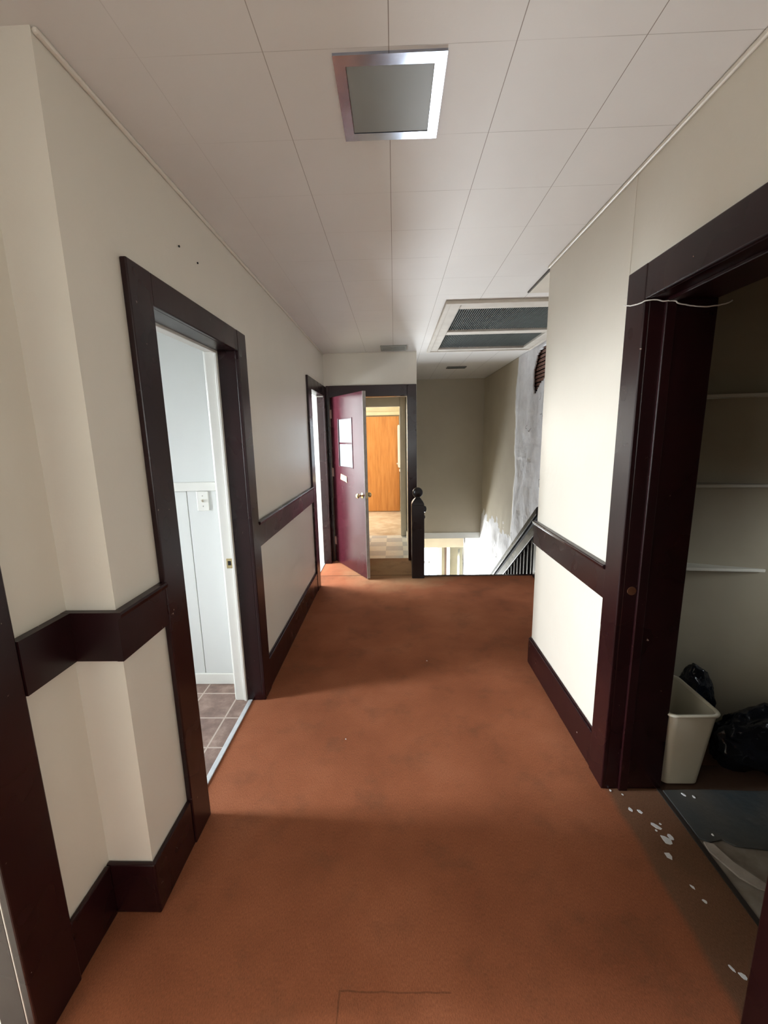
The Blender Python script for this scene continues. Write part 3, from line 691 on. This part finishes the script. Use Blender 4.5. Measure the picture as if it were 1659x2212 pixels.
pst = tag(boxes('hall_post', [(1.165, 1.215, 9.60, 9.66, -2.70, -.36)], simple('brown_post', (.16, .10, .07), None, 6, .5), bevel=.004), 'slim brown post beside the bright front door downstairs', 'post')
sd = empty('side_door', (1.50, 9.56, -2.70), 'white panelled door standing ajar downstairs by the side wall', 'door', rotz=math.radians(-100))  # open side door of the lower hall
boxes('door_leaf', [(0, .62, -.02, .02, .01, 1.52)], WHITE, sd, .004)
boxes('dark_panel', [(.07, .55, -.024, -.019, .2, 1.44)], simple('olive_dark_panel', (.20, .19, .13)), sd, .002)  # dark olive panel on the door face

# ================================================================== KITCHEN
pn = empty('wooden_panel_door', (-.60, 8.216, 0), 'tall plain orange plywood door seen through the kitchen doorway', 'door')
boxes('panel', [(-.2, .690, 0, .035, .008, 1.872)], PLY, pn, .003)
bm = bmesh.new(); bm_lathe(bm, [(.006, 0), (.006, -.02), (.018, -.03), (.018, -.04), (.004, -.045)], 16, (.655, 0, .96), 'y'); mk('knob', bm, CREAMTRIM, pn)
struct(boxes('trim_60', [(-.95, .175, 8.20, 8.30, 1.895, 1.96), (-.95, .175, 8.24, 8.30, 1.96, H)], simple('yellow_cream_trim', (.80, .72, .50), None, 4, .45), bevel=.006), 'cream trim board above the orange panel')
cb = empty('wall_cabinet', (.11, 7.95, 0), 'white wall cabinet at the right edge of the kitchen doorway', 'cabinet')
boxes('cabinet_box', [(-.045, .06, 0, .22, .90, 1.70)], WHITE, cb, .004)
boxes('door', [(-.050, -.046, .01, .21, .92, 1.68)], WHITE, cb, .001)
lc = empty('base_cabinet', (.13, 8.0, 0), 'brown low cabinet below the white kitchen wall cabinet', 'cabinet')
boxes('cabinet_box', [(-.035, .04, 0, .20, .10, .82)], simple('brown_cabinet', (.22, .12, .06), None, 6, .5), lc, .004)
boxes('worktop', [(-.045, .045, -.02, .21, .82, .855)], WHITE, lc, .004)

# ================================================================== SWITCH, NAILS
sp_ = empty('light_switch', (-1.112, 2.343, 1.169), 'white toggle light switch plate on the bathroom panelling', 'light switch')
bm = bmesh.new(); bm_box(bm, -.035, .035, -.007, 0, -.057, .057); mk('cover_plate', bm, WHITE, sp_, bevel=.004)
bm = bmesh.new(); bm_prism(bm, [(-.004, -.006, -.008), (-.004, -.022, .006), (-.004, -.018, .012), (-.004, -.006, .008)], (.008, 0, 0)); mk('toggle', bm, CREAMTRIM, sp_)
for zz in (-.030, .030):
    bm = bmesh.new(); bm_lathe(bm, [(.0035, -.007), (.003, -.0085)], 10, (0, 0, zz), 'y'); mk('screw', bm, STEEL, sp_)
for i, (yy, zz, lb) in enumerate(((1.693, 2.236, 'tiny dark nail in the left wall, nearer of the two above the doorway'), (1.842, 2.234, 'tiny dark nail in the left wall, farther of the two above the doorway'))):
    bm = bmesh.new(); bm_lathe(bm, [(.0035, 0), (.004, .004), (.002, .005)], 10, (XL, yy, zz), 'x')
    tag(mk('nail', bm, BLACK), lb, 'nail')

# ================================================================== CLOSET CONTENTS
def wall_y_at(x): return SWY0 + (SWY1-SWY0)*(x-SWX0)/(SWX1-SWX0)
SHY = 1.93
for z, xe, lb in ((1.655, 2.05, 'top cream shelf in the dark closet'), (1.262, 1.70, 'middle cream shelf in the dark closet'), (.868, 1.70, 'lowest cream shelf in the closet, above the wastebasket')):
    bm = bmesh.new(); xe_ = 1.12 + (xe-1.12)
    yw = wall_y_at(1.12); ye = wall_y_at(xe_)
    bm_prism(bm, [(1.12, min(SHY, yw-.02), z), (xe_, ye-.012, z), (xe_, ye, z), (1.12, yw, z)], (0, 0, .014))
    tag(mk('closet_shelf', bm, SHELFP, bevel=.002), lb, 'shelf', None)

# wastebasket
wb = empty('wastebasket', (1.226, 1.700, 0), 'beige plastic wastebasket standing just inside the closet', 'wastebasket')
BEIGE = simple('beige_plastic', (.70, .66, .55), (.66, .62, .51), 5, .42)
def rrect(hx_, hy_, r, n=6):
    pts = []
    for cx_, cy_, a0 in ((hx_-r, hy_-r, 0), (-hx_+r, hy_-r, 90), (-hx_+r, -hy_+r, 180), (hx_-r, -hy_+r, 270)):
        for k in range(n+1):
            a = math.radians(a0+90*k/n); pts.append((cx_+r*math.cos(a), cy_+r*math.sin(a)))
    return pts
def loft(bm, secs, cap0=True, cap1=True):
    prev = None
    for (hx_, hy_, r, z) in secs:
        ring = [bm.verts.new((a, b, z)) for a, b in rrect(hx_, hy_, r)]
        if prev:
            n = len(ring)
            for k in range(n): bm.faces.new((prev[k], prev[(k+1) % n], ring[(k+1) % n], ring[k]))
        elif cap0: bm.faces.new(ring[::-1])
        prev = ring
    if cap1: bm.faces.new(prev)
bm = bmesh.new()
loft(bm, [(.072, .105, .03, 0), (.080, .112, .03, .006), (.104, .145, .035, .355), (.100, .141, .035, .355), (.076, .108, .03, .012)])
mk('basket_body', bm, BEIGE, wb, smooth=True).modifiers.new('es', 'EDGE_SPLIT').split_angle = .7
bm = bmesh.new()
loft(bm, [(.104, .145, .035, .350), (.111, .152, .038, .354), (.113, .154, .038, .361), (.110, .151, .038, .366), (.102, .143, .035, .366), (.101, .142, .035, .350)], False, False)
mk('rim', bm, BEIGE, wb, smooth=True)

# black rubbish bag behind the basket
def blob(name, mat, c, rad, amp, sc, parent=None, sq=0, seed=0):
    bm = bmesh.new(); bmesh.ops.create_icosphere(bm, subdivisions=5, radius=1)
    for v in bm.verts:
        p = v.co.copy(); q = Vector((p.x*rad[0], p.y*rad[1], p.z*rad[2]))
        n = noise.noise(p*sc+Vector((seed, 0, 0)))*amp + abs(noise.noise(p*sc*2.6+Vector((0, seed, 3))))*amp*.6
        q += p*n; v.co = q
        v.co.z = max(v.co.z + c[2], 0.003)
        v.co.x += c[0]; v.co.y += c[1]
    return mk(name, bm, mat, parent, smooth=True)
BAG = simple('glossy_navy_black_plastic', (.005, .006, .010), (.008, .011, .020), 8, .16, .5, 14, bdist=.01)
b1 = blob('garbage_bag', BAG, (1.69, 1.715, .10), (.25, .10, .16), .030, 2.4, seed=2)
tag(b1, 'dark navy plastic garbage bag slumped low to the right of the beige wastebasket', 'bag')
b2 = blob('garbage_bag', BAG, (1.445, 1.872, .19), (.095, .05, .20), .02, 2.6, seed=9)
tag(b2, 'black garbage bag standing upright against the closet wall just behind the wastebasket', 'bag')

# dark floor sheet
MATT = simple('dusty_slate_vinyl', (.040, .052, .060), (.085, .080, .072), 4.5, .42, .4, 22, bdist=.006)
bm = bmesh.new()
poly = [(1.128, 1.555), (1.128, 1.34), (1.16, 1.325), (1.21, 1.335), (1.24, 1.31), (1.36, 1.295), (1.75, 1.285), (2.1, 1.30), (2.1, 1.56), (1.5, 1.552), (1.3, 1.56)]
bm_prism(bm, [(a, b, .0) for a, b in poly], (0, 0, .006))
tag(mk('floor_mat', bm, MATT, bevel=.002), 'dusty dark slate vinyl sheet lying on the closet floor', 'mat')
# torn board lying beside it
bm = bmesh.new()
poly = [(1.135, 1.325), (1.165, 1.315), (1.185, 1.25), (1.235, 1.18), (1.24, 1.15), (1.20, 1.165), (1.165, 1.20), (1.13, 1.29)]
bm_prism(bm, [(a, b, 0) for a, b in poly], (0, 0, .007))
tag(mk('plaster_chunk', bm, simple('grey_plaster', (.52, .47, .41), (.40, .35, .30), 20, .8, .5, 50)), 'long grey plaster scrap on the closet floor next to the dark sheet', 'debris')

# plaster flakes on the carpet edge
FL = simple('white_paint_flake', (.86, .87, .90), (.80, .80, .80), 30, .5)
fl = [(.941,1.464,.011,.008,'small white paint flake farthest up the carpet edge row'),(.974,1.453,.013,.009,'second small white flake beside the farthest one by the closet'),
 (1.000,1.392,.026,.011,'long white paint flake, the upper of the two biggest by the closet'),(1.022,1.400,.005,.004,'speck of white paint touching the upper long flake'),
 (.990,1.372,.005,.004,'white speck between the two biggest flakes'),
 (1.004,1.332,.026,.017,'biggest cream-white paint flake on the closet threshold'),(1.028,1.345,.016,.009,'ragged white flake just right of the biggest flake'),
 (.976,1.273,.015,.014,'squarish white paint flake below the biggest flake'),(.986,1.169,.009,.004,'thin white flake, the upper of a lone pair nearer the camera'),
 (.995,1.125,.010,.006,'small white flake, the lower of a lone pair nearer the camera'),(.945,.951,.012,.004,'thin pale sliver of paint close to the camera by the right wall'),
 (.964,.932,.012,.009,'cream paint flake nearest the camera at the lower right'),(1.187,1.351,.007,.004,'white flake lying on the dark closet sheet'),
 (1.199,1.530,.010,.005,'small flake on the dark sheet in front of the wastebasket, left one'),(1.234,1.518,.009,.007,'small flake on the dark sheet in front of the wastebasket, right one'),
 (.908,1.556,.006,.005,'tiny flake at the foot of the closet casing'),(.948,1.535,.007,.004,'tiny flake just in front of the closet jamb'),
 (.20,2.60,.006,.004,'tiny white speck in the middle of the hall carpet'),(-.27,1.86,.004,.003,'tiny white speck on the carpet near the left doorway')]
for i, (x, y, a, b, lb) in enumerate(fl):
    bm = bmesh.new(); n = random.randint(5, 7); a *= .92; b *= .9; th = random.uniform(1.8, 2.4) if i > 1 else 2.2
    z0 = .0065 if x > 1.128 else .0005
    pts = []
    for k in range(n):
        q = 2*math.pi*k/n; rr = random.uniform(.62, 1.2)
        px, py = a*rr*math.cos(q), b*rr*math.sin(q)
        pts.append((x + px*math.cos(th)-py*math.sin(th), y + px*math.sin(th)+py*math.cos(th), z0))
    bm_prism(bm, pts, (0, 0, .0022))
    tag(mk('paint_flake', bm, FL), lb, 'paint flake', 'paint flakes along the closet threshold' if i < 17 else 'specks on the hall carpet')

# white cord over the closet doorway
bm = bmesh.new()
ctl = [(.868, 1.690, 1.985), (.866, 1.650, 1.972), (.866, 1.610, 1.964), (.866, 1.572, 1.960), (.874, 1.556, 1.962), (.900, 1.549, 1.962), (.925, 1.547, 1.956), (.945, 1.545, 1.956), (.965, 1.543, 1.954), (.975, 1.545, 1.948), (1.01, 1.548, 1.942), (1.06, 1.550, 1.936), (1.10, 1.552, 1.938), (1.14, 1.56, 1.945), (1.17, 1.575, 1.955), (1.19, 1.59, 1.965)]
P = []
for i in range(len(ctl)-1):
    for k in range(5):
        t = k/5; p0 = Vector(ctl[max(i-1, 0)]); p1 = Vector(ctl[i]); p2 = Vector(ctl[i+1]); p3 = Vector(ctl[min(i+2, len(ctl)-1)])
        q = .5*((2*p1)+(-p0+p2)*t+(2*p0-5*p1+4*p2-p3)*t*t+(-p0+3*p1-3*p2+p3)*t**3)
        q += Vector((0, 0, noise.noise(q*60)*.0012)); P.append(q)
bm_tube(bm, P, .0022)
tag(mk('cord', bm, simple('white_cord', (.80, .78, .74), None, 60, .7)), 'thin white cord strung across the top of the closet doorway', 'cord')
